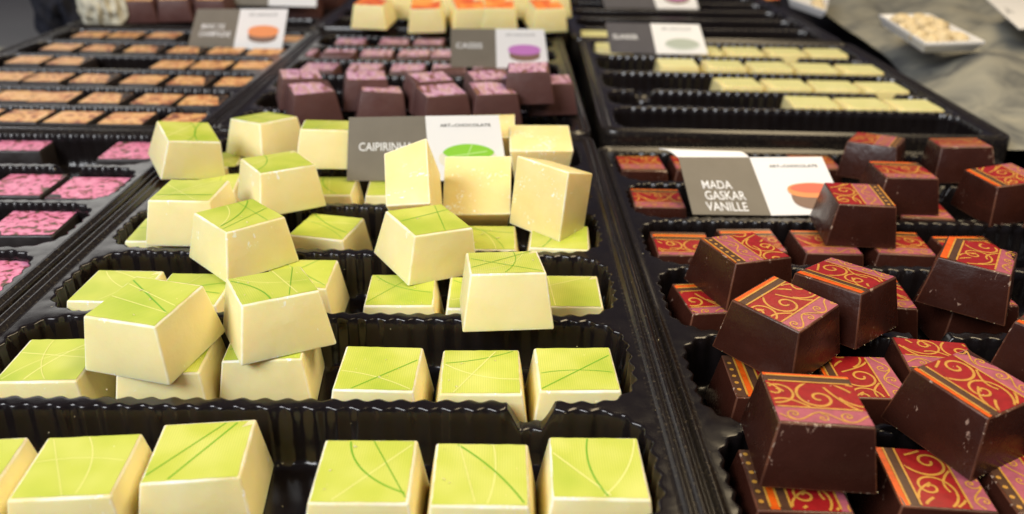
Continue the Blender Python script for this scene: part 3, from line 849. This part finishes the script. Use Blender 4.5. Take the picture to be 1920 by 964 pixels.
def plate(label, px, z, m=M['card_white']):
    q = [hit(x, y, z) for x, y in px]
    c = sum(q, Vector())/4
    e = empty('nut_plate', (c.x, c.y, z))
    tag(e, label, 'plate', 'white plates of nuts')
    lo = lambda p, k, zz: (c.lerp(p, k)-Vector((c.x, c.y, c.z))+Vector((0, 0, zz)))
    rings = [(.86, -.006), (1.0, .0), (1.0, .0016), (.93, .0016), (.84, -.003)]
    vs = []; fs = []
    for k, zz in rings:
        for i in range(4):
            for t in range(6):
                p = q[i].lerp(q[(i+1) % 4], t/6); vs.append(tuple(lo(p, k, zz)))
    n = 24
    for r in range(len(rings)-1):
        for i in range(n): j = (i+1) % n; fs.append((r*n+i, r*n+j, (r+1)*n+j, (r+1)*n+i))
    fs.append(tuple(range(n))[::-1]); fs.append(tuple((len(rings)-1)*n+i for i in range(n)))
    me = pydata('dish', vs, fs)
    obj('dish', me, m, e)
    return e, q
def nut_mesh(seed):
    bm = bmesh.new(); bmesh.ops.create_icosphere(bm, subdivisions=2, radius=1)
    for v in bm.verts:
        d = v.co.copy(); k = .85+.45*noise.noise(d*1.4+Vector((seed*3.3, 0, seed)))
        v.co = d*k
        if v.co.z < -.3: v.co.z = -.3
    me = bpy.data.meshes.new('nut'); bm.to_mesh(me); bm.free(); me.materials.append(M['nut'])
    for pp in me.polygons: pp.use_smooth = True
    return me
NUTS = [nut_mesh(s) for s in range(4)]
def nuts_on(q, z, spots, label, group, seed):
    rng = random.Random(seed)
    for u, v, s in spots:
        p = q[0].lerp(q[1], u).lerp(q[3].lerp(q[2], u), v)
        o = link(bpy.data.objects.new('chopped_nut', NUTS[rng.randrange(4)]))
        o.location = (p.x, p.y, z+s*.3); o.scale = (s*rng.uniform(.9, 1.3), s, s*rng.uniform(.7, 1.0)); o.rotation_euler = (0, 0, rng.uniform(0, 6))
        tag(o, label, 'nut', group)
rng = random.Random(4)
_, q = plate('white angular plate heaped with nuts on the grey stand-in sheet', [(1735, 86), (1846, 82), (1742, 30), (1648, 31)], .040)
nuts_on(q, .038, [(rng.uniform(.08, .82), rng.uniform(.08, .9), rng.uniform(.0035, .0075)) for _ in range(30)], 'chopped nut in the heap on the angular white plate', 'nuts on the angular white plate', 1)
_, q = plate('white plate corner with pale nuts cut by the top border', [(1548, 24), (1556, -8), (1480, -22), (1478, 0)], .030)
nuts_on(q, .029, [(rng.uniform(.1, .8), rng.uniform(.1, .8), rng.uniform(.004, .006)) for _ in range(7)], 'pale nut on the plate at the top border', 'nuts on the plate at the top border', 2)
# a white label card lying on the stand-in sheet in the far corner
p = [hit(x, y, .045) for x, y in ((1848, -4), (1912, 54), (2010, 40), (1930, -14))]
c = sum(p, Vector())/4
e = empty('label_card', c); tag(e, 'white card with a grey letter lying on the stand-in sheet in the far corner', 'card')
vs = [tuple(v-c) for v in p]+[tuple(v-c-Vector((0, 0, .0008))) for v in p]
obj('card_sheet', pydata('card_sheet', vs, [(0, 1, 2, 3), (7, 6, 5, 4), (0, 4, 5, 1), (1, 5, 6, 2), (2, 6, 7, 3), (3, 7, 4, 0)]), M['card_white'], e)
put('lettering', [p[1], p[2], p[3], p[0]], Vector((0, 0, 1)), e, text_mesh('A'), (.08, .40, .22, .60), M['ink_grey'])

# crumbs of chocolate scattered over trays and pralines' tops
rng = random.Random(77)
vs, fs = [], []
def chip(p, s):
    b = len(vs)
    k = [Vector((rng.uniform(-1, 1), rng.uniform(-1, 1), rng.uniform(-.2, .5)))*s for _ in range(5)]
    for v in k: vs.append(tuple(Vector(p)+v))
    fs.extend([(b, b+1, b+2), (b, b+2, b+3), (b+1, b+3, b+2), (b, b+3, b+4), (b, b+4, b+1), (b+1, b+4, b+3)])
for _ in range(150):
    chip((rng.uniform(-.13, .035), rng.uniform(.13, .39), .0031), rng.uniform(.0002, .0006))
for _ in range(120):
    chip((rng.uniform(-.150, .052), rng.uniform(.13, .39), .0200), rng.uniform(.00012, .0004))
for k, (u, v) in {'D5': (.5, .1), 'C2': (.3, -.6)}.items():
    pass
for k in ('G6', 'G8', 'G10', 'G11', 'G12', 'A3', 'A4', 'B5', 'D5', 'C4', 'D6', 'B4'):
    x, y, z, a, b, c_, d = POSE[k]
    qq = Quaternion((a, b, c_, d))
    for _ in range(6 if k != 'D5' else 7):
        p = Vector((x, y, z))/1000+qq @ Vector((rng.uniform(-.009, .009), rng.uniform(-.009, .009), HGT/2+.0002))
        chip(p, rng.uniform(.0002, .0006) if k != 'D5' else rng.uniform(.0004, .0011))
for k in M_LABEL:
    if k[0] != 'M': continue
    x, y, z, a, b, c_, d = POSE[k]
    qq = Quaternion((a, b, c_, d))
    for _ in range(26):
        u = rng.uniform(-.5, .5); e_ = rng.choice(((u, -.5), (u, .5), (-.5, u), (.5, u)))
        chip(Vector((x, y, z))/1000+qq @ Vector((e_[0]*BASE, e_[1]*BASE, -HGT/2+.0003)), rng.uniform(.00010, .00034))
    for _ in range(5):
        chip(Vector((x, y, z))/1000+qq @ Vector((rng.uniform(-.01, .01), rng.uniform(-.01, .01), HGT/2+.0002)), rng.uniform(.0001, .0003))
o = obj('chocolate_crumbs', pydata('chocolate_crumbs', vs, fs), M['white'])
o['kind'] = 'stuff'; o['label'] = 'pale chocolate crumbs scattered over the trays and tops'; o['category'] = 'crumbs'
